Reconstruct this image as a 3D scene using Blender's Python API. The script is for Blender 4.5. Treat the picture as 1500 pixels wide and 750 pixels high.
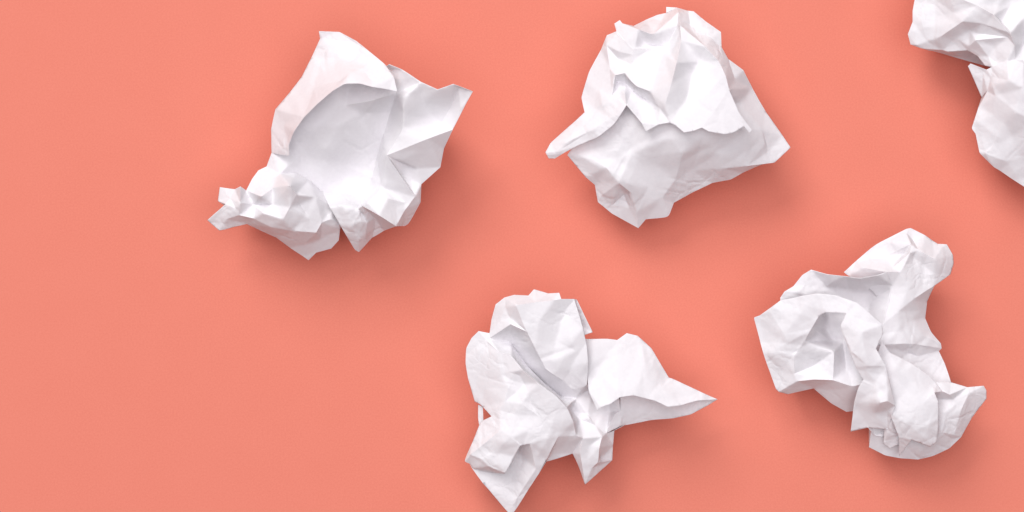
import bpy, bmesh, math, random
from mathutils import Vector, geometry

# ------------------------------------------------------------------ scene
scene = bpy.context.scene
col = scene.collection
for o in list(bpy.data.objects):
    bpy.data.objects.remove(o, do_unlink=True)

S = 0.0003           # metres covered by one photograph pixel on the table top
CAM_H = 1.15         # camera height above the table top, metres

# camera: straight down on the table
cam_data = bpy.data.cameras.new("camera")
cam_data.sensor_width = 36.0
cam_data.lens = 36.0 * CAM_H / (1500 * S)
cam_data.clip_start = 0.01
cam_data.clip_end = 20.0
cam = bpy.data.objects.new("camera", cam_data)
cam.location = (0, 0, CAM_H)
cam.rotation_euler = (0, 0, 0)
col.objects.link(cam)
scene.camera = cam

# room light: a weak even surround, tinted by the coral around the table ...
world = bpy.data.worlds.new("World")
scene.world = world
world.use_nodes = True
bg = world.node_tree.nodes["Background"]
bg.inputs["Color"].default_value = (1.0, 0.74, 0.71, 1)
bg.inputs["Strength"].default_value = 0.08

# ... and one large soft window up and to the left of the picture
def area_lamp(name, loc, target, sx, sy, power, colour):
    d = bpy.data.lights.new(name, 'AREA')
    d.shape = 'RECTANGLE'
    d.size = sx
    d.size_y = sy
    d.energy = power
    d.color = colour
    o = bpy.data.objects.new(name, d)
    o.location = loc
    o.rotation_euler = (Vector(target) - Vector(loc)).to_track_quat('-Z', 'Y').to_euler()
    col.objects.link(o)
    return o

area_lamp("window_light", (-1.35, 2.6, 2.6), (0.05, 0.0, 0.0), 1.9, 1.9, 120, (1.0, 0.99, 0.985))
area_lamp("overhead_fill", (0.10, 0.05, 2.3), (0.0, 0.0, 0.0), 2.8, 2.8, 66.0, (0.99, 0.96, 1.0))  # added overhead fill lamp, brightens the folds facing away from the window

scene.view_settings.view_transform = 'Standard'
scene.view_settings.look = 'None'
scene.view_settings.exposure = -0.22
scene.view_settings.gamma = 1.0
scene.view_settings.use_curve_mapping = False
scene.render.engine = 'CYCLES'
scene.cycles.max_bounces = 10
scene.cycles.diffuse_bounces = 6
scene.cycles.transmission_bounces = 6

# -------------------------------------------------------------- materials
def new_mat(name):
    m = bpy.data.materials.new(name)
    m.use_nodes = True
    nt = m.node_tree
    nt.nodes.clear()
    return m, nt, nt.nodes.new("ShaderNodeOutputMaterial")

def coral_material():
    m, nt, out = new_mat("coral_card")
    N, L = nt.nodes.new, nt.links.new
    p = N("ShaderNodeBsdfPrincipled")
    tc = N("ShaderNodeTexCoord")
    fine = N("ShaderNodeTexNoise")
    fine.inputs["Scale"].default_value = 1300
    fine.inputs["Detail"].default_value = 3
    fine.inputs["Roughness"].default_value = 0.65
    mott = N("ShaderNodeTexNoise")
    mott.inputs["Scale"].default_value = 60
    mott.inputs["Detail"].default_value = 4
    mix = N("ShaderNodeMix"); mix.data_type = 'FLOAT'
    mix.inputs[0].default_value = 0.12
    L(tc.outputs["Object"], fine.inputs["Vector"])
    L(tc.outputs["Object"], mott.inputs["Vector"])
    L(fine.outputs["Fac"], mix.inputs[2]); L(mott.outputs["Fac"], mix.inputs[3])
    r = N("ShaderNodeValToRGB")
    r.color_ramp.elements[0].position = 0.34
    r.color_ramp.elements[1].position = 0.66
    r.color_ramp.elements[0].color = (0.712, 0.209, 0.149, 1)
    r.color_ramp.elements[1].color = (0.750, 0.236, 0.172, 1)
    L(mix.outputs[0], r.inputs["Fac"])
    L(r.outputs["Color"], p.inputs["Base Color"])
    p.inputs["Roughness"].default_value = 0.85
    p.inputs["Specular IOR Level"].default_value = 0.06
    b = N("ShaderNodeBump")
    b.inputs["Strength"].default_value = 0.10
    b.inputs["Distance"].default_value = 0.0003
    L(fine.outputs["Fac"], b.inputs["Height"])
    L(b.outputs["Normal"], p.inputs["Normal"])
    L(p.outputs["BSDF"], out.inputs["Surface"])
    return m

def paper_material():
    m, nt, out = new_mat("white_paper")
    N, L = nt.nodes.new, nt.links.new
    tc = N("ShaderNodeTexCoord")
    grain = N("ShaderNodeTexNoise")
    grain.inputs["Scale"].default_value = 700
    grain.inputs["Detail"].default_value = 4
    cloud = N("ShaderNodeTexNoise")
    cloud.inputs["Scale"].default_value = 130
    cloud.inputs["Detail"].default_value = 3
    L(tc.outputs["Object"], grain.inputs["Vector"])
    L(tc.outputs["Object"], cloud.inputs["Vector"])
    r = N("ShaderNodeValToRGB")
    r.color_ramp.elements[0].position = 0.3
    r.color_ramp.elements[1].position = 0.7
    r.color_ramp.elements[0].color = (0.862, 0.848, 0.872, 1)
    r.color_ramp.elements[1].color = (0.892, 0.880, 0.902, 1)
    L(grain.outputs["Fac"], r.inputs["Fac"])
    # fine branching creases, stronger in some patches than in others
    warp = N("ShaderNodeMix"); warp.data_type = 'VECTOR'
    warp.inputs[0].default_value = 0.006
    L(tc.outputs["Object"], warp.inputs[4]); L(cloud.outputs["Color"], warp.inputs[5])
    patch = N("ShaderNodeTexNoise")
    patch.inputs["Scale"].default_value = 38
    patch.inputs["Detail"].default_value = 1
    L(tc.outputs["Object"], patch.inputs["Vector"])
    hsum = None
    for sc, wid, lo_, hi_, amt in ((75, 0.10, 0.40, 0.62, 1.0), (170, 0.12, 0.46, 0.66, 0.45)):
        vo = N("ShaderNodeTexVoronoi")
        vo.feature = 'DISTANCE_TO_EDGE'
        vo.inputs["Scale"].default_value = sc
        L(warp.outputs[1], vo.inputs["Vector"])
        mr = N("ShaderNodeMapRange")
        mr.inputs["From Max"].default_value = wid
        L(vo.outputs["Distance"], mr.inputs["Value"])
        pm = N("ShaderNodeMapRange")
        pm.inputs["From Min"].default_value = lo_
        pm.inputs["From Max"].default_value = hi_
        pm.inputs["To Max"].default_value = amt
        L(patch.outputs["Fac"], pm.inputs["Value"])
        mu = N("ShaderNodeMath"); mu.operation = 'MULTIPLY'
        L(mr.outputs["Result"], mu.inputs[0]); L(pm.outputs["Result"], mu.inputs[1])
        if hsum is None:
            hsum = mu
        else:
            ad = N("ShaderNodeMath"); ad.operation = 'ADD'
            L(hsum.outputs[0], ad.inputs[0]); L(mu.outputs[0], ad.inputs[1])
            hsum = ad
    cl2 = N("ShaderNodeMath"); cl2.operation = 'MULTIPLY_ADD'
    cl2.inputs[1].default_value = 0.6
    L(cloud.outputs["Fac"], cl2.inputs[0]); L(hsum.outputs[0], cl2.inputs[2])
    bump = N("ShaderNodeBump")
    bump.inputs["Strength"].default_value = 0.36
    bump.inputs["Distance"].default_value = 0.0005
    L(cl2.outputs[0], bump.inputs["Height"])
    d = N("ShaderNodeBsdfPrincipled")
    d.inputs["Roughness"].default_value = 0.75
    d.inputs["Specular IOR Level"].default_value = 0.25
    L(r.outputs["Color"], d.inputs["Base Color"])
    L(bump.outputs["Normal"], d.inputs["Normal"])
    t = N("ShaderNodeBsdfTranslucent")
    L(r.outputs["Color"], t.inputs["Color"])
    mx = N("ShaderNodeMixShader")
    mx.inputs[0].default_value = 0.12
    L(d.outputs["BSDF"], mx.inputs[1]); L(t.outputs["BSDF"], mx.inputs[2])
    L(mx.outputs["Shader"], out.inputs["Surface"])
    return m

CORAL = coral_material()
PAPER = paper_material()

# ---------------------------------------------------------------- setting
def table_top():
    me = bpy.data.meshes.new("table_surface")
    me.from_pydata([(-1.2, -1.0, 0), (1.2, -1.0, 0), (1.2, 1.0, 0), (-1.2, 1.0, 0)], [], [(0, 1, 2, 3)])
    me.materials.append(CORAL)
    o = bpy.data.objects.new("table_surface", me)
    col.objects.link(o)
    o["kind"] = "structure"
    o["label"] = "flat coral pink card surface under the crumpled papers"
    return o
table_top()

# ------------------------------------------------------- crumpled papers
def place(x, y, z):
    """photograph pixel + height (in pixels) -> metres"""
    h = z * S
    f = (CAM_H - h) / CAM_H
    return Vector(((x - 750) * S * f, (375 - y) * S * f, h))

def parse(txt):
    P = {}
    for tok in txt.replace("\n", ";").split(";"):
        q = tok.split()
        if q:
            assert q[0] not in P, q[0]
            P[q[0]] = (float(q[1]), float(q[2]), float(q[3]))
    return P

def chains(txt):
    out = []
    for tok in txt.replace("\n", ";").split(";"):
        q = tok.split()
        if not q:
            continue
        w = 1.0
        if q[0][0] == '*':
            w = float(q[0][1:]); q = q[1:]
        out.append((q, w))
    return out

def crumpled_paper(label, points, sheets, belly, seed, zscale=0.72, lift=36, levels=3, nfold=280, edge=0.8, amp=1.3):
    """points: named photo points with a height; sheets: layers of the crumpled
    sheet, each triangulated between its outline and its creases and welded to
    the others where they share points; belly: ring of points from which the
    paper curves in under the ball to the table."""
    rnd = random.Random(seed)
    P = parse(points)
    P = {k: (a, b, lift + c * zscale) for k, (a, b, c) in P.items()}
    index, verts, faces, crease = {}, [], [], {}
    def vid(n):
        if n not in index:
            index[n] = len(verts)
            verts.append(P[n])
        return index[n]
    def setc(a, b, w):
        k = (min(a, b), max(a, b))
        crease[k] = max(crease.get(k, 0), w ** 0.6)
    for sh in sheets:
        outl = sh['o'].split()
        inner = sh.get('i', '').split()
        cs = chains(sh.get('c', ''))
        names = list(outl)
        for n in inner + [n for q, w in cs for n in q]:
            if n not in names:
                names.append(n)
        loc = {n: i for i, n in enumerate(names)}
        co = [Vector((P[n][0], -P[n][1])) for n in names]
        ed, ew = [], []
        for i in range(len(outl)):
            ed.append((i, (i + 1) % len(outl))); ew.append(sh.get('e', edge))
        for q, w in cs:
            for a, b in zip(q, q[1:]):
                ed.append((loc[a], loc[b])); ew.append(w)
        res = geometry.delaunay_2d_cdt(co, ed, [list(range(len(outl)))], 1, 1e-4)
        vo, eo, fo, ov, oe, of = res
        ids = []
        for i, v in enumerate(vo):
            if ov[i]:
                ids.append(vid(names[ov[i][0]]))
            else:                                   # two creases crossing
                best = None
                for a, b in ed:
                    pa, pb = co[a], co[b]
                    d = pb - pa
                    t = (v - pa).dot(d) / max(d.length_squared, 1e-9)
                    if 0 <= t <= 1:
                        e = (pa + d * t - v).length
                        if best is None or e < best[0]:
                            best = (e, P[names[a]][2] * (1 - t) + P[names[b]][2] * t)
                nm = "_x%d" % len(verts)
                print("crossing in", label[:20], outl[0], round(v.x), round(-v.y))
                P[nm] = (v.x, -v.y, best[1] if best else 50)
                ids.append(vid(nm))
        for f in fo:
            faces.append([ids[i] for i in f])
        for k, (a, b) in enumerate(eo):
            w = max([ew[j] for j in oe[k] if j < len(ew)], default=0)
            if w:
                setc(ids[a], ids[b], w)
    # underside
    if belly:
        ring = [vid(n) for n in belly.split()]
        pts = [verts[i] for i in ring]
        cx = sum(p[0] for p in pts) / len(pts)
        cy = sum(p[1] for p in pts) / len(pts)
        prev = ring
        n = len(ring)
        for sc, zf, cap in ((0.93, 0.62, 90), (0.80, 0.25, 36), (0.58, 0.02, 4)):
            cur = []
            for k, p in enumerate(pts):
                j = 0.07
                s = sc * (1 + rnd.uniform(-j, j))
                z = min(p[2] * zf * rnd.uniform(0.7, 1.25), cap)
                verts.append((cx + (p[0] - cx) * s, cy + (p[1] - cy) * s, max(z, 0.6)))
                cur.append(len(verts) - 1)
            for k in range(n):
                a, b = k, (k + 1) % n
                if rnd.random() < 0.5:
                    faces.append([prev[a], prev[b], cur[b]]); faces.append([prev[a], cur[b], cur[a]])
                    d = (prev[a], cur[b])
                else:
                    faces.append([prev[a], prev[b], cur[a]]); faces.append([prev[b], cur[b], cur[a]])
                    d = (prev[b], cur[a])
                if rnd.random() < 0.5:
                    setc(d[0], d[1], rnd.uniform(0.4, 0.9))
                if rnd.random() < 0.5:
                    setc(prev[a], cur[a], rnd.uniform(0.4, 0.9))
                if rnd.random() < 0.3:
                    setc(cur[a], cur[b], rnd.uniform(0.3, 0.8))
            prev = cur
        verts.append((cx, cy, 0.6))
        c = len(verts) - 1
        for k in range(n):
            faces.append([prev[k], prev[(k + 1) % n], c])
    # cage in pixel space
    me = bpy.data.meshes.new("cage")
    me.from_pydata([(v[0], -v[1], v[2]) for v in verts], [], faces)
    bm = bmesh.new(); bm.from_mesh(me)
    bmesh.ops.recalc_face_normals(bm, faces=bm.faces)
    bm.verts.ensure_lookup_table()
    cl = bm.edges.layers.float.new("crease_edge")
    for e in bm.edges:
        k = (min(e.verts[0].index, e.verts[1].index), max(e.verts[0].index, e.verts[1].index))
        c = crease.get(k, 0.0)
        if not c and len(e.link_faces) == 2 and rnd.random() < 0.6:
            c = rnd.uniform(0.15, 0.45)        # half-sharp bends between the main folds
        e[cl] = c
    # outline corners that turn sharply stay pointed
    vl = bm.verts.layers.float.new("crease_vert")
    for v in bm.verts:
        be = [e for e in v.link_edges if len(e.link_faces) == 1]
        if len(be) == 2:
            d1 = (be[0].other_vert(v).co - v.co).normalized()
            d2 = (v.co - be[1].other_vert(v).co).normalized()
            turn = math.degrees(d1.angle(d2, 0))
            v[vl] = min(1.0, max(0.0, (turn - 12) / 30))
        elif sum(1 for e in v.link_edges if e[cl] > 0.55) >= 3:
            v[vl] = 0.8
    # flat facets: one plain split keeps the rounding close to the folds
    bmesh.ops.subdivide_edges(bm, edges=bm.edges[:], cuts=1, use_grid_fill=True)
    bm.to_mesh(me); bm.free()
    ob = bpy.data.objects.new("cage", me)
    col.objects.link(ob)
    md = ob.modifiers.new("s", 'SUBSURF')
    md.levels = levels; md.render_levels = levels
    md.use_limit_surface = False
    dg = bpy.context.evaluated_depsgraph_get()
    fine = bpy.data.meshes.new_from_object(ob.evaluated_get(dg))
    bpy.data.objects.remove(ob, do_unlink=True)
    bpy.data.meshes.remove(me)
    # small random creases pressed into the sheet
    import numpy as np
    nv = len(fine.vertices)
    co = np.empty(nv * 3, dtype=np.float64)
    fine.vertices.foreach_get("co", co)
    co = co.reshape(-1, 3)
    lo, hi = co.min(0), co.max(0)
    off = np.zeros_like(co)
    for k in range(nfold):
        c = np.array([rnd.uniform(lo[i], hi[i]) for i in range(3)])
        a = rnd.uniform(0, math.tau)
        nrm = np.array([math.cos(a), math.sin(a), rnd.uniform(-0.5, 0.5)])
        nrm /= np.linalg.norm(nrm)
        kind = rnd.random()
        if kind < 0.28:                       # long soft bends
            w, R, am = rnd.uniform(14, 30), rnd.uniform(50, 110), rnd.uniform(1.2, 2.8)
        elif kind < 0.62:                     # pressed creases
            w, R, am = rnd.uniform(5, 11), rnd.uniform(25, 60), rnd.uniform(0.6, 1.4)
        else:                                 # fine crackle
            w, R, am = rnd.uniform(2.2, 4.5), rnd.uniform(12, 38), rnd.uniform(0.35, 0.8)
        am *= rnd.choice((-1, 1)) * amp
        q = co - c
        d = q @ nrm
        # creases wander a little
        side = np.cross(nrm, [0, 0, 1])
        t = q @ side
        d = d + rnd.uniform(0.5, 2.5) * np.sin(t / rnd.uniform(9, 25) + rnd.uniform(0, 6))
        r = np.sqrt((q * q).sum(1))
        hgt = np.clip(1 - np.abs(d) / w, 0, 1) * np.clip(1 - r / R, 0, 1) ** 0.7
        v = np.array([rnd.uniform(-0.25, 0.25), rnd.uniform(-0.25, 0.25), 1.0])
        off += am * hgt[:, None] * v
    co = co + off
    co[:, 2] = np.maximum(co[:, 2], 0.5)
    h = co[:, 2] * S
    f = (CAM_H - h) / CAM_H
    ox, oy = (lo[0] + hi[0]) / 2, (lo[1] + hi[1]) / 2
    wx = (co[:, 0] - 750) * S * f
    wy = (co[:, 1] + 375) * S * f
    X0, Y0 = (ox - 750) * S, (oy + 375) * S
    out = np.stack([wx - X0, wy - Y0, h], 1)
    fine.vertices.foreach_set("co", out.ravel())
    fine.update()
    fine.polygons.foreach_set("use_smooth", [True] * len(fine.polygons))
    fine.set_sharp_from_angle(angle=math.radians(42))
    fine.name = "crumpled_paper"
    fine.materials.clear()
    fine.materials.append(PAPER)
    o = bpy.data.objects.new("crumpled_paper", fine)
    o.location = (X0, Y0, 0)
    col.objects.link(o)
    sol = o.modifiers.new("paper_thickness", 'SOLIDIFY')
    sol.thickness = 0.00012
    sol.offset = 0
    o["label"] = label
    o["category"] = "paper"
    o["group"] = "crumpled sheets of white paper"
    return o

# ---- paper with the shaded hollow under a curled lip (upper left)
A_P = """
t0 467 46 95; t1 497 47 102; t2 522 60 116; t3 547 80 138; t4 565 95 152; t5 577 112 163; t6 582 134 166
l1 570 131 168; l2 545 127 175; l3 527 122 176; l4 505 122 174; l5 487 133 170; l6 465 152 160; l7 445 172 150; l8 430 193 138; l9 423 213 122; l10 424 229 114
e1 398 224 78; e2 397 190 72; e3 404 160 74; e4 425 135 78; e5 442 113 80; e6 456 85 82; e7 469 57 88
i1 472 56 92; i2 520 63 112; i3 540 95 142; i4 512 108 160; i5 447 142 112; i6 478 108 118; i7 415 182 95; i8 458 150 140; i9 500 85 115
t6c 580 137 124; u1 572 115 124; u2 545 105 112; u3 520 100 105; u4 497 104 120; u5 470 118 114; u6 450 138 108; u7 428 160 102; u8 414 188 94; u9 411 214 84
b0 391 244 72; b1 410 254 88; b2 435 253 72; b3 453 263 60; b4 473 281 50; b5 500 281 46; b6 534 291 52
c1 440 228 86; c2 470 232 84; c3 500 245 66; c4 462 192 112; c5 497 185 114; c6 527 215 82; c7 527 165 114; c8 492 148 126; c9 545 165 112; c10 515 265 48
cr1 505 154 122; cr2 540 148 138; cr3 570 140 130
g1 571 165 98; g2 561 200 78; g3 551 232 62; g4 543 265 50
r00 558 102 120; r0 570 94 146; r1 590 102 150; r2 617 120 148; r3 641 131 146; r4 664 123 158; r5 692 134 146; r6 676 165 134; r7 663 190 118; r8 650 217 100; r9 645 245 86; r10 617 270 82; r11 616 296 72
q0 566 227 122; q1 627 203 130; v1 592 188 124; v2 622 186 110; v3 645 182 100; w1 660 158 118; w2 672 128 146; s1 612 247 92; s2 608 288 90; s3 597 243 92; q3 590 260 84; v4 590 145 144; v5 620 150 126
p1 568 291 100; p2 580 331 88; p3 597 331 40; p4 594 297 86; p5 592 309 84; q4 560 275 86
n1 531 302 116; n2 555 315 108; n3 538 297 96
k1 562 338 42; k2 545 348 40; k3 537 357 48; k4 548 336 52; k5 550 320 72; k6 538 326 90; k7 535 343 76
d3 525 306 104; d2 529 325 100
f0 526 369 46; f1 520 366 52; f2 508 346 78; f3 497 327 90; f4 483 304 102; f5 515 330 98; f6 505 300 108; f4b 488 303 80; f3b 501 328 66; f7 525 352 74
h1 331 320 78; h2 350 315 88; h3 372 320 92; h4 398 333 94; h5 430 338 94; h6 463 341 92; h7 472 326 92; h8 486 321 86
m1 424 272 138; m2 400 300 98; m3 440 300 103; m4 462 288 104; m5 455 322 97; m6 383 288 112; m7 372 300 84; m8 352 297 102; m9 415 322 114; m10 435 285 124; m11 400 275 102; m12 425 303 118; m13 385 312 108
y1 362 328 62; y2 405 348 46; y3 425 363 36; y4 445 376 26; y5 452 381 20; y6 463 370 32; y7 485 364 36; y8 496 352 46; y9 498 336 62; y10 446 358 52; y11 470 350 55
x1 304 322 72; x2 321 337 64; x3 330 298 90; x4 322 274 76; x5 319 294 70; x6 326 299 76; x7 344 277 84; x8 352 273 104; x9 361 279 88; x10 337 290 84; x11 345 305 92
z1 370 262 80; z2 379 250 76
B1 440 130 55; B2 500 95 80; B3 560 105 100; B4 650 150 95; B5 350 305 45
"""
crumpled_paper(
    "crumpled white paper with a grey shaded hollow under a curled lip, nearest the left side",
    A_P,
    [
     dict(o="t0 t1 t2 t3 t4 t5 t6 l1 l2 l3 l4 l5 l6 l7 l8 l9 l10 e1 e2 e3 e4 e5 e6 e7", i="i5 i6 i7 i8 i9",
          c="*.7 i1 i2 t2; *.5 i2 i3 i4; *.3 i4 i8"),
     dict(o="t6 l1 l2 l3 l4 l5 l6 l7 l8 l9 l10 e1 u9 u8 u7 u6 u5 u4 u3 u2 u1", e=.5),
     dict(o="t6c g1 g2 g3 g4 b6 b5 b4 b3 b2 b1 b0 e1 u9 u8 u7 u6 u5 u4 u3 u2 u1", i="c1 c2 c3 c4 c5 c6 c7 c8 c9 c10",
          c="*.8 cr1 cr2 cr3; *.5 c8 c5 c6; *.5 c4 c2 c10; *.4 c5 c2", e=.85),
     dict(o="t6c r00 r0 r1 r2 r3 r4 r5 r6 r7 r8 r9 r10 r11 p3 p2 n2 n1 b6 g4 g3 g2 g1", i="v1 v2 v3 v4 v5 s3 q3 q4 p4",
          c="*.8 q0 q1; *.6 q1 r7; *.9 q0 s2 r11; *.6 q0 s1 r9; *.5 q0 v1; *.6 w2 w1 v3; *.9 p1 p2; *.9 p1 p4 s2; *.8 s2 p5 p2; *.7 n3 p1; *.5 n3 b6; *.5 s1 r10", e=.75),
     dict(o="n1 n2 p2 k1 k2 k3 k7 d2 d3", i="k4", c="*.9 k6 k5; *.7 d3 k6 k7; *.6 k5 k4 k2"),
     dict(o="b4 b5 b6 n1 d3 d2 k7 k3 f0 f1 f2 f3 f4", i="f5 f6 f7", c="*.6 f7 f0", e=.8),
     dict(o="b0 b1 b2 b3 b4 f4b f3b h8 h7 h6 h5 h4 h3 h2 h1 x2 x1 x3 x6 x5 x4 x7 x8 x9 z1 z2",
          i="m1 m4 m9 m13 x11", c="*.7 x3 x10 x7; *.9 x8 m8 m7 m2; *.8 m6 m11 m1; *.7 m1 m10 m12; *.7 m10 m3 m5 h6; *.8 m12 m9; *.6 x9 m6; *.8 x3 h1; *.6 m7 m13 h4; *.5 m4 f4b"),
     dict(o="x2 h1 h2 h3 h4 h5 h6 h7 h8 f3b y9 y8 y7 y6 y5 y4 y3 y2 y1", i="y11", c="*.9 y3 y10 h6; *.6 h7 y11 y6", e=.6),
    ],
    "e1 e2 e3 B1 B2 B3 r2 B4 r7 r8 r9 r10 r11 p3 p2 k1 k2 f0 f1 f2 f3 y9 y8 y7 y6 y5 y4 y3 y2 y1 B5 x6 x9 z1 z2 b0",
    seed=11, zscale=0.86, lift=28)

# ---- paper with the broad flat facet and overhanging lip (upper middle)
B_P = """
a1 852 143 75; a2 863 105 80; a3 880 73 88; a4 889 51 95; a5 903 45 105; a6 900 34 100; a7 908 29 104; a8 912 34 110; a9 928 38 100; a10 946 29 90; a11 962 22 86; a12 976 19 84; a13 976 10 84; a14 991 11 88; a15 1008 16 100; a16 1016 17 104; a17 1034 32 112; a18 1056 47 118
a19 1057 69 122; a20 1067 87 122; a21 1089 103 112; a22 1102 130 88; a23 1122 164 80; a24 1146 198 72; a25 1158 216 66; a26 1135 238 66; a27 1115 241 64; a28 1088 253 58; a29 1070 263 52; a30 1043 268 48; a31 1018 280 42; a32 987 297 34; a33 979 318 28; a34 946 321 26; a35 935 334 20; a36 897 313 26; a37 876 296 34; a38 871 271 50; a39 857 259 60; a40 831 227 72
b1 856 164 88; b2 806 209 80; b3 799 223 78; b4 804 232 74; b5 813 232 78; b6 829 222 90; b7 848 212 100; b8 876 201 112; b9 899 183 124; b10 912 164 134; b11 918 154 138; b12 931 169 142; b13 940 180 148; b14 946 193 146
c1 964 183 152; c2 981 180 157; c3 990 184 160; c4 1002 194 162; c5 1015 192 162; c6 1028 187 162; c7 1039 193 162; c8 1063 197 160; c9 1076 194 157; c10 1090 185 154; c11 1098 195 148; c12 1102 191 148; c13 1083 166 158
k6 1068 131 161; k5 1063 112 162; k4 1053 90 158; k3 1034 69 155; k2 1008 48 150; k1 996 37 146
d1 994 18 122; d2 957 51 132; d3 935 43 134; e2 945 66 108; e3 976 68 114; e4 992 36 130
o1 930 71 132; o2 950 73 130; o3 971 78 132
n1 998 60 152; n2 991 92 172; n3 984 120 175; n4 974 154 165
m4 921 115 134; m3 932 126 140; m2 953 134 147; m1 966 158 152
r1 925 132 100; r2 946 146 110; r3 957 168 140; r4 938 164 132; r5 917 122 98
p1 903 49 112; p2 916 60 126; p3 928 73 132; p4 888 66 104; p5 906 75 118; p6 927 80 130; p7 906 88 107; p8 925 94 124; p9 901 110 122; p10 915 107 127; p11 927 104 130; p12 904 120 94; p14 904 138 114; p15 893 100 108; p16 897 140 116; p17 878 130 96; p18 882 152 110; p19 870 158 96; p20 895 172 124; p21 868 190 112; p22 835 205 102; p23 815 222 88; p24 915 137 130
g1 1015 105 132; g2 1005 150 156; g3 1035 130 156; g4 1045 165 160; g5 1030 184 162; g6 1025 90 136; g7 1060 160 159
w1 848 200 78; w2 885 180 92; w3 912 150 100; w4 945 165 128; w5 975 165 144; w6 1010 168 150; w7 1042 158 150
s1 927 223 106; s2 906 268 90; s3 888 246 92; s4 866 233 84; s5 924 282 72; s6 950 272 70; s7 933 309 46; s8 914 285 48; s9 922 305 42; s10 880 287 46; s11 897 300 36; s12 960 240 92; s13 1000 225 118; s14 1014 249 74; s15 1052 224 108; s16 1090 190 124; s17 1059 247 86; s18 1095 243 86; s19 1066 258 62; s20 1120 212 88; s21 1085 150 120; s22 1100 172 112; s23 1077 117 128; s24 970 290 56; s25 1031 40 124; s26 1012 44 130; s27 1040 58 134; s28 990 262 76; s29 1117 190 98; s30 980 200 136; s31 1030 200 140; s32 900 215 96; s33 1125 222 74
W1 1115 210 50; W2 845 210 50
"""
crumpled_paper(
    "crumpled white paper with a broad smooth facet above an overhanging lip, at the top middle",
    B_P,
    [
     dict(o="a1 a2 a3 a4 a5 a6 a7 a8 a9 a10 a11 a12 a13 a14 d1 k1 k2 k3 k4 k5 k6 c13 c12 c11 c10 c9 c8 c7 c6 c5 c4 c3 c2 c1 b14 b13 b12 b11 b10 b9 b8 b7 b6 b5 b4 b3 b2 b1",
          i="r2 r3 p7 p17 p22 p14 g1 g2 g3 g6 g7 r5",
          c="*.9 a8 d3 d2 d1; *.9 o1 o2 o3; *.6 e2 e3 e4 k1; *.9 k1 n1 n2 n3 n4 m1; *.9 o1 p6 p8 p11 m4 m3 m2 m1; *.7 r1 r2 r3; *.7 r4 b13; *.9 a5 p1 p2 p3 o1; *.8 p4 p5 p6; *.9 p9 p10 p11; *.7 p4 p15 p16 p20; *.8 p15 p9; *.8 p9 p12 p16; *.8 p24 b11; *.7 p24 r5; *.6 p18 p19 b1; *.6 p20 p21 p23; *.6 p17 p18; *.9 k6 g4 g5 c6; *.4 g7 c10; *.6 b11 r4 c1"),
     dict(o="a14 a15 a16 a17 a18 a19 a20 a21 a22 a23 a24 a25 a26 a27 a28 a29 a30 a31 a32 a33 a34 a35 a36 a37 a38 a39 a40 w1 w2 w3 w4 w5 w6 w7 k6 k5 k4 k3 k2 k1 d1",
          i="s12 s13 s20 s21 s22 s23 s24 s27 s28 s29 s30 s31 s32 s11 s33",
          c="*.8 s4 s3 s2; *.8 s1 s2; *.8 s2 s10 a37; *.9 s2 s5; *.7 s5 s8 s9 s7; *.6 s6 s7 a35; *.5 s16 s15 s14; *.9 s17 s18 a26; *.8 s17 s19 a29; *.7 s26 s25 a18; *.5 s5 s6; *.5 a20 s23 k5; *.7 s8 s11 a36; *.5 s12 s6; *.5 s30 s13 s28 s24; *.5 s15 s17; *.5 s20 s18; *.6 s31 s14; *.5 s32 s1; *.5 s32 s3; *.4 s22 s29 s33"),
    ],
    "a1 a2 a3 a4 a5 a9 a10 a11 a12 a14 a15 a16 a17 a18 a19 a20 a21 a22 a23 W1 a28 a29 a30 a31 a32 a33 a34 a35 a36 a37 a38 a39 W2 b1",
    seed=23)

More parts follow.
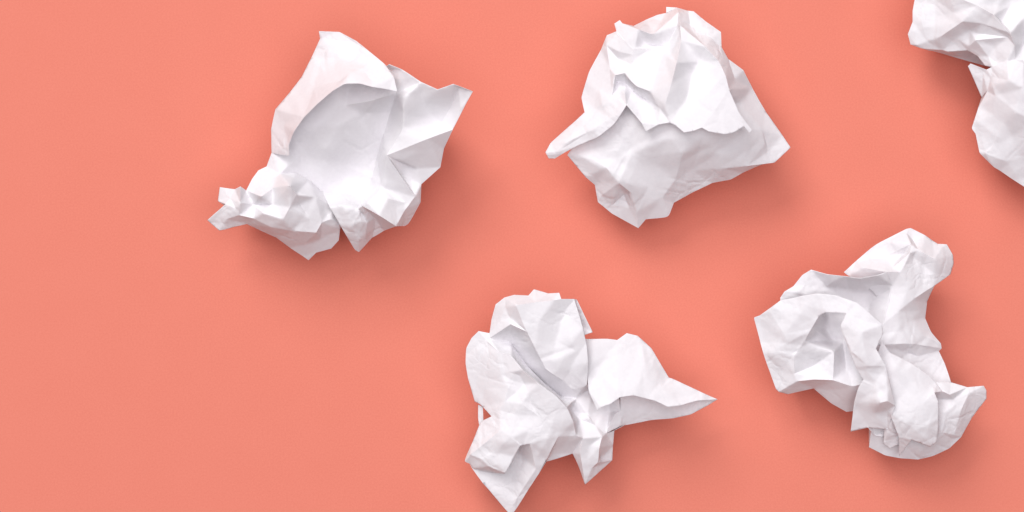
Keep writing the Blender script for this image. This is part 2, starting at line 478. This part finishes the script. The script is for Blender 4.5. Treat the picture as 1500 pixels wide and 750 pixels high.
# ---- paper with the long pointed corner and the forked foot (lower middle)
C_P = """
A1 701 485 94; A2 691 495 86; A3 683 510 78; A4 682 532 74; A5 686 556 70; A6 695 588 64; A7 702 592 66; A8 707 596 68; A9 720 610 84
R1 712 498 98; R2 731 516 112; R3 750 522 120; R4 766 542 128; R5 790 562 130; R6 814 580 128; R7 830 597 122; R8 840 618 112
n0 717 505 100; n1 734 548 108; n2 745 545 113; n3 752 558 110; n4 762 550 116; n5 768 562 110; n6 745 569 112; n7 757 574 108; n8 774 575 118; n9 715 540 94; n10 710 568 82; n11 731 601 98; n12 755 607 108; n13 790 610 110; n14 778 592 112; n15 812 612 116; n16 775 630 110; n17 740 588 106; n18 703 518 92; n19 765 592 116; n20 795 585 122; n21 802 640 106
H1 708 616 74; M1 703 620 68; M2 691 650 62; M3 680 676 56; M4 688 679 54
N2 734 630 106; N3 689 666 74; N4 762 653 104; N5 740 694 84; N7 777 650 104; N8 785 687 74; N9 789 694 66; N10 800 673 78; N11 806 661 90; N12 818 639 104; V11 844 638 94
L1 706 673 82; L2 717 684 80; n22 748 640 112; n23 728 660 96; n24 766 652 100
X01 722 693 52; X02 693 686 50
M5 691 685 48; M6 708 709 42; M7 747 754 28; M8 754 749 32; F1 752 640 66; F2 718 655 52; F3 755 690 50; F4 752 738 40; F5 760 665 60
Z1 800 676 56; Y2 839 664 56; Z9 807 664 66
T1 717 495 96; T2 748 475 122
D1 717 488 96; D2 720 468 92; D3 726 446 96; D4 739 436 104; D5 753 432 108; D6 774 433 112; D7 782 424 108; D8 793 427 110; D9 803 430 114; D10 819 429 128; D11 822 438 134; D12 841 438 128; E1 848 460 128; E2 854 481 126; E3 859 505 120; E4 862 532 114; E5 860 563 94; E6 854 567 88; E7 838 570 84; E8 825 558 96; E9 800 541 108; E10 785 512 122; E11 772 486 130
G1 756 447 140; G2 785 443 138; G3 812 440 137; G4 768 478 132; G5 747 466 118; G6 741 450 116; G7 732 470 108; G8 836 497 125; G9 845 515 121; G10 852 532 117; G11 790 472 134; G12 815 500 114; G13 772 460 136; G14 810 530 114; G15 832 542 108; G16 825 460 118; G17 757 474 122
U2 748 502 66; U3 775 538 52; U4 803 566 44; U5 822 582 42
T6 815 545 60; T7 845 560 50; T8 870 565 60; T9 890 578 60; T10 906 575 62; V1 909 602 66; V2 910 624 54; V3 888 635 62; V4 882 640 78; V5 878 655 80; V6 876 677 64; V7 866 686 56; V8 857 710 44; V9 850 664 76; V10 854 642 84
X1 843 584 62; X2 860 607 62; X3 849 616 56; X4 864 613 76; X5 872 624 66; X6 876 606 50; X8 865 652 74; X9 862 672 66; X10 838 602 48; X11 893 604 46; X13 900 607 66
Y1 847 682 46; Y3 900 631 50; Y4 898 653 40; Y5 897 674 32; Y6 880 672 46
K2 845 439 118; K3 868 487 104; K4 856 491 106; K5 838 470 96
Q1 856 497 94; Q2 889 496 88; Q3 904 498 84; Q4 918 488 78; Q5 934 492 76; Q6 954 510 74; Q7 966 530 72; Q8 980 553 70; Q9 986 555 70; Q10 1020 571 64; Q11 1051 585 58; Q12 1020 587 74; Q13 996 594 86; Q14 978 596 92; Q15 960 587 98; Q16 928 579 106; Q17 908 582 108; Q18 894 592 106; Q19 880 597 104; Q20 875 602 98; Q21 862 573 96; Q22 860 535 98; Q23 845 515 84
J1 905 530 96; J2 940 540 92; J3 968 568 88; J4 872 545 92; J5 885 560 96; J6 905 570 108; J7 890 520 92; J8 958 540 82; J9 935 565 102; J10 1010 580 74
O1 908 570 66; O2 950 573 62; O3 985 572 56; O4 1040 592 50; O5 1012 607 44; O6 988 612 42; O7 954 615 42; O8 915 623 48; O9 945 602 56
h1 700 593 60; h2 707 596 62; h3 708 617 60; h4 703 632 58; h5 700 612 56
Z2 865 510 60; Z3 915 505 50; Z4 955 545 42; Z5 862 685 24; Z6 755 715 22; Z7 728 600 48; Z8 724 628 42
"""
crumpled_paper(
    "crumpled white paper with one long pointed corner and a forked foot, at the bottom",
    C_P,
    [
     dict(o="A1 A2 A3 A4 A5 A6 A7 A8 A9 H1 M1 M2 M3 M4 N3 L1 L2 N5 N4 n24 N7 N8 N9 N10 N11 N12 V11 R8 R7 R6 R5 R4 R3 R2 R1",
          i="n0 n9 n10 n14 n15 n16 n17 n18 n20 n21 n23",
          c="*.9 n1 n2 n3 n6; *.9 n2 n4 n5 n7; *.9 n3 n7 n8; *.6 n6 n17; *.6 n5 n8 n20; *.9 n11 n12; *.5 n8 n14 n13; *.6 n7 n19 n13; *.9 A9 N2 N3; *.8 N2 n22 N4; *.6 N2 n23 N5; *.5 n9 n1; *.6 n10 n6; *.7 n12 n16 N7"),
     dict(o="M4 N3 L1 L2 N5 X01 X02", e=.9),
     dict(o="N8 N7 F1 F2 M4 M5 M6 M7 M8 N9", i="F3 F5", c="*.9 N8 F4 M7"),
     dict(o="N12 V11 Y2 Z1 N10 N11", c="*.9 Z9 V11"),
     dict(o="h1 h2 h3 h4 h5"),
     dict(o="R1 A1 D1 T1", e=.6),
     dict(o="D1 D2 D3 D4 D5 D6 D7 D8 D9 D10 D11 D12 E1 E2 E3 E4 E5 E6 E7 E8 E9 E10 E11 T2 T1",
          i="G12 G14 G15 G16 G7",
          c="*1 G1 G2 G3 D11; *.9 G1 G4 E11; *.8 G1 G5 T2; *.8 D4 G6 G5; *.8 G8 G9 G10 E5; *.4 G1 G13 G11; *.6 G5 G7 D2; *.8 T2 G17 G4; *.6 D6 G2; *.7 D7 D9"),
     dict(o="R1 T1 T2 E11 E10 E9 E8 E7 E6 E5 T8 T9 T10 V1 V2 V3 V4 V5 V6 V7 V8 V9 V10 V11 R8 R7 R6 R5 R4 R3 R2",
          i="X10 X11 X8 X9",
          c="*.8 U2 U3 U4 U5; *.9 X1 X2 X4; *.8 X2 X3; *.8 X2 X5 V4; *.8 X6 X5; *.9 V3 X13 V1"),
     dict(o="V11 V10 V9 V8 Y1 Y2"),
     dict(o="V4 V3 Y3 Y4 Y5 V8 V7 V6 V5", i="Y6"),
     dict(o="D12 K2 K3 K4 K5"),
     dict(o="Q1 Q2 Q3 Q4 Q5 Q6 Q7 Q8 Q9 Q10 Q11 Q12 Q13 Q14 Q15 Q16 Q17 Q18 Q19 Q20 Q21 Q22 Q23",
          i="J1 J2 J7 J8 J9 J10", c="*.4 J4 J5 J6; *.5 Q9 J3 Q14"),
     dict(o="O1 O2 O3 Q11 O4 O5 O6 O7 O8 V2 V1", i="O9"),
    ],
    "A1 A2 A3 A4 A5 Z7 Z8 M2 M3 M4 M5 M6 Z6 N9 Z1 Y2 Z5 Y4 Y3 O8 O7 O6 Z4 Z3 Z2 K5 D12 D11 D10 D9 D8 D7 D6 D5 D4 D3 D2 D1",
    seed=37)

# ---- paper with the pinched waist and dark pocket (lower right)
D_P = """
W1 1104 465 82; W2 1113 462 86; W3 1143 440 100; W4 1175 433 124; W5 1199 430 136; W6 1225 433 144; W7 1256 444 150; W8 1275 460 154; W9 1292 476 154; W10 1294 488 150; W11 1284 511 146; W12 1298 537 140; W13 1311 594 112; W14 1300 629 76; W14b 1271 626 72; W15 1246 632 64; W16 1251 590 96; W17 1258 567 112; W18 1265 556 120; W19 1254 539 132; W20 1246 518 140; W21 1231 478 146; W22 1239 459 148; W23 1209 458 134; W24 1199 463 126; W25 1189 481 116; W26 1178 500 106; W27 1162 522 94; W28 1164 547 78; W29 1141 574 56; W30 1137 570 58; W31 1119 520 70
j1 1127 455 96; j2 1149 489 102; j3 1157 512 96; j4 1175 455 122; j5 1264 486 158; j6 1248 514 146; j7 1265 500 152; j8 1245 446 150; j9 1268 540 134; j10 1288 590 126; j11 1300 587 128; j12 1272 590 106; j13 1270 472 152; j14 1130 520 80; j15 1150 545 70; j16 1282 560 126; j17 1300 602 94; j18 1280 605 96; j19 1270 535 140
c1 1203 446 58; c2 1240 446 60; c3 1252 480 58; c4 1264 520 92; c5 1264 562 84; c6 1249 566 80; c7 1220 557 84; c8 1192 556 86; c9 1168 558 78
v1 1218 500 30; v2 1222 514 90; v3 1190 537 68; v4 1207 480 44; v5 1240 540 46; v6 1180 550 80; v7 1235 500 36; v8 1212 466 50
s1 1154 577 44; s2 1192 569 36; s3 1218 591 28; s4 1240 603 26; s5 1262 600 30; s6 1225 572 58
h1 1143 436 98; h2 1149 427 98; h3 1162 419 96; h4 1175 403 94; h5 1188 395 96; h6 1212 402 110; h7 1239 405 120; h8 1260 408 126; h9 1285 403 128; h10 1298 398 126
g1 1160 441 92; g2 1200 441 90; g3 1240 452 64; g4 1270 470 64; g5 1284 494 96; f1 1180 418 92; f2 1210 420 84; f3 1245 425 62; f4 1275 430 56; f5 1170 427 100; f6 1222 412 106; r1 1308 419 106; r2 1300 450 104
l1 1236 399 90; l2 1253 383 88; l3 1284 357 88; l4 1327 335 86; l5 1334 334 86; l6 1356 345 86; l7 1374 357 84; l8 1387 358 80; l9 1396 374 76; l10 1397 386 76; l11 1392 402 80; l12 1369 418 92; l13 1338 438 104; l14 1316 456 108; l15 1294 474 104; l16 1290 440 70; l17 1265 415 82; l18 1242 404 88
q1 1327 340 92; q2 1338 353 92; q3 1345 366 116; q4 1369 379 116; q5 1381 361 86; q6 1334 357 114; q7 1333 370 116; q8 1307 393 108; q9 1297 375 82; q10 1264 392 106; q11 1297 398 122; q12 1320 398 118; q13 1338 376 108; q14 1352 413 98; q15 1300 354 90; q16 1270 378 86; q17 1368 400 100; q18 1330 420 112; q19 1320 372 88; r3 1305 420 105; r4 1298 450 103
u1 1358 442 66; u2 1355 466 62; u3 1364 487 58; u4 1378 503 56; u5 1379 510 52; u6 1331 503 92; u7 1284 506 102; u8 1280 490 100; e1 1335 470 88; e2 1318 486 98; e3 1347 455 80; e4 1350 490 76
u9 1375 514 48; u10 1384 533 50; u11 1393 560 56; y1 1385 574 60; y2 1350 562 66; y3 1312 536 78; y4 1278 522 92; y5 1330 517 68; y6 1345 522 66; y7 1360 540 62
m1 1292 500 116; m2 1304 517 114; m3 1311 520 112; m4 1342 536 104; m5 1358 547 100; m6 1372 562 94; m7 1380 573 92; m8 1369 575 106; m9 1375 590 104; m10 1374 631 84; m11 1371 648 70; m12 1362 654 68; m13 1335 644 80; m14 1317 668 42; m15 1316 640 86; m16 1302 602 98; m17 1296 560 110; m18 1282 528 112
o1 1335 560 108; o2 1345 600 108; o3 1330 620 100; o4 1357 585 110; o5 1314 540 116; o6 1345 577 110; o7 1364 563 99; o8 1358 625 96
k1 1371 560 88; k2 1393 560 74; k3 1417 567 72; k4 1441 565 64; k5 1445 572 60; k6 1445 584 54; k7 1424 611 44; k8 1408 640 34; k9 1391 656 28; k10 1365 652 40; k11 1362 600 60; k12 1360 575 78
n1 1391 578 86; n2 1396 585 72; n3 1419 576 76; n4 1407 602 72; n5 1398 637 48; n6 1379 633 64; n7 1385 605 72; n8 1381 573 90; n9 1395 643 36; n10 1378 585 66
z5 1276 630 60; z6 1273 655 40; z7 1296 667 30; z8 1320 671 26; z9 1345 673 24; z10 1367 668 26; z12 1382 635 50; z13 1340 622 62; z14 1285 605 70; z15 1330 655 46; z16 1350 658 46; z17 1305 652 44
x1 1297 598 92; x2 1314 594 98; x3 1317 650 58; x4 1303 657 50; x5 1294 650 56; x6 1305 625 84
cu1 1281 638 56; cu2 1293 640 56; cu3 1300 631 62; cu4 1285 625 50
b1 1240 420 60; b2 1290 390 48; b3 1340 368 42; b4 1372 385 42; b5 1402 582 36
"""
crumpled_paper(
    "crumpled white paper with a pinched waist and a dark pocket, at the lower right",
    D_P,
    [
     dict(o="W1 W2 W3 W4 W5 W6 W7 W8 W9 W10 W11 W12 W13 W14 W14b W15 W16 W17 W18 W19 W20 W21 W22 W23 W24 W25 W26 W27 W28 W29 W30 W31",
          i="j4 j8 j9 j12 j14 j15 j16 j18 j19",
          c="*.7 j1 j2 j3 W27; *.8 W21 j5; *.8 j6 j7 j5; *.6 W22 j13 j5; *.9 j10 j11 W13; *.8 j10 j17 W14; *.5 W12 j16; *.6 W2 j1; *.7 W28 W29; *.6 W20 j6"),
     dict(o="W24 W25 W26 W27 W28 c9 c8 c7 c6 c5 c4 c3 c2 c1", i="v1 v4 v5 v6 v7 v8", c="*.7 W28 v3 v2; *.9 v2 c7"),
     dict(o="W29 W28 c9 c8 c7 c6 c5 s5 s4 s3 s2 s1", i="s6"),
     dict(o="l1 l2 l3 l4 l5 l6 l7 l8 l9 l10 l11 l12 l13 l14 l15 l16 l17 l18", i="q16 q17 q18 q19 r3 r4",
          c="*.95 q1 q2 q3 q4 q5; *.8 q6 q7 q8; *.5 q6 q9; *.9 q10 q11 q12; *.6 q13 q14; *.7 q15 q1; *.6 q2 q6; *.5 q7 q13"),
     dict(o="W3 h1 h2 h3 h4 h5 h6 h7 h8 h9 h10 r1 r2 l15 g5 g4 g3 g2 g1", i="f1 f2 f3 f4", c="*.8 f5 h3; *.5 f6 f2"),
     dict(o="l12 u1 u2 u3 u4 u5 u6 u7 u8 l15 l14 l13", i="e1 e2 e3 e4"),
     dict(o="u7 u6 u5 u9 u10 u11 y1 y2 y3 y4", i="y7", c="*.6 y5 y6 u9"),
     dict(o="k1 k2 k3 k4 k5 k6 k7 k8 k9 k10 k11 k12", i="n7 n10", c="*.9 n8 n1 n2; *.9 k2 n1; *.8 k3 n3 n4 n5 n9; *.8 n6 n9; *.7 n3 k6"),
     dict(o="z14 z5 z6 z7 z8 z9 z10 k9 z12 z13", i="z15 z16 z17"),
     dict(o="x1 x2 x3 x4 x5", i="x6"),
     dict(o="W14b cu4 W14 cu3 cu2 cu1"),
     dict(o="m1 m2 m3 m4 m5 m6 m7 m8 m9 m10 m11 m12 m13 m14 m15 m16 m17 m18", i="o1 o2 o3 o4 o5 o8", c="*.6 o6 o7; *.5 m15 m13"),
    ],
    "W31 W1 W2 W3 h1 h2 h3 h4 h5 b1 b2 b3 b4 u1 u2 u3 u4 u5 u9 u10 u11 b5 k8 k9 z10 z9 z8 z7 z6 z5 s5 s4 s3 s2 s1 W30",
    seed=41)

# ---- paper cut by the picture's corner (upper right)
E_P = """
t1 1345 -30 80; t2 1340 0 78; t3 1337 16 76; t4 1337 32 74; t5 1330 50 66; t6 1334 65 62; t7 1350 71 64; t8 1381 73 66; t9 1389 76 66; t10 1418 74 84; t11 1432 82 86; t12 1443 96 90; t13 1453 98 104; t14 1475 89 128; t15 1486 87 126; t16 1510 90 124; t17 1560 60 120; t18 1600 0 100; t19 1580 -60 90; t20 1500 -110 80; t21 1400 -90 80
i1 1373 0 100; i2 1397 19 116; i3 1410 31 128; i4 1376 55 92; i5 1365 46 84; i6 1438 34 130; i7 1432 8 142; i8 1397 -6 130; i9 1456 22 146; i10 1480 48 148; i11 1486 66 144; i12 1477 54 136; i13 1432 49 112; i14 1429 59 114; i15 1419 68 92; i16 1400 55 86; i17 1448 83 98; i18 1461 93 108; i19 1467 33 120; i20 1500 24 142; i21 1502 60 110; i22 1470 -30 130; i23 1350 30 84; i24 1357 60 76; i25 1480 8 118; i26 1550 0 130; i27 1458 68 110; i28 1420 45 100; i29 1335 45 72; i30 1343 66 70
u3 1500 93 144; u4 1590 95 120; u5 1620 120 100; u6 1640 190 70; u7 1600 270 46; u8 1540 290 40; u9 1500 273 46; u10 1456 245 54; u11 1435 224 58; u12 1429 196 62; u13 1423 188 62; u14 1426 180 66; u15 1434 156 74; u16 1446 133 90; u17 1452 112 104
v1 1454 124 114; v2 1458 140 110; v3 1488 164 128; v4 1520 180 126; v5 1456 169 92; v6 1456 212 74; v7 1443 225 66; v8 1475 237 70; v9 1482 200 88; v10 1500 130 146; v11 1478 118 140; v12 1540 140 140; v13 1496 230 76; v14 1472 180 100; v15 1560 220 84
p1 1418 97 84; p2 1422 93 90; p3 1445 102 100; p4 1438 143 66; p5 1440 107 92
B0 1425 60 50; B1 1460 90 60; B2 1456 125 60
"""
crumpled_paper(
    "crumpled white paper cut off by the top right corner of the picture",
    E_P,
    [
     dict(o="t1 t2 t3 t4 t5 t6 t7 t8 t9 t10 t11 t12 t13 t14 t15 t16 t17 t18 t19 t20 t21",
          i="i16 i21 i22 i25 i26 i27 i28",
          c="*.8 i1 i2 i3 i6 i10; *.8 i3 i4 i5; *1 i8 i7 i9 i10 i11 t15; *.9 i13 i12; *.6 i14 i12; *.7 i15 i17 i18; *.7 i19 i20; *.6 t4 i23 i24; *.7 i13 i14 i15 t10; *.6 t4 i30; *.6 i12 i11"),
     dict(o="t13 t14 t15 t16 t17 u4 u5 u6 u7 u8 u9 u10 u11 u12 u13 u14 u15 u16 u17", i="u3 v9 v10 v11 v12 v14 v15",
          c="*.7 v1 v2 v3 v4; *.6 v5 v6 v7; *.5 v2 v5; *.8 v7 v8 v13; *.6 u16 v2"),
     dict(o="p1 p2 p3 t13 u17 u16 p4", c="*.9 p1 p5 p3"),
    ],
    "t2 t3 t4 t5 t6 t7 t8 t9 B0 B1 B2 u15 u14 u13 u12 u11 u10 u9 u8 u7 u6 u5 t17 t18 t19 t20 t21 t1",
    seed=53)
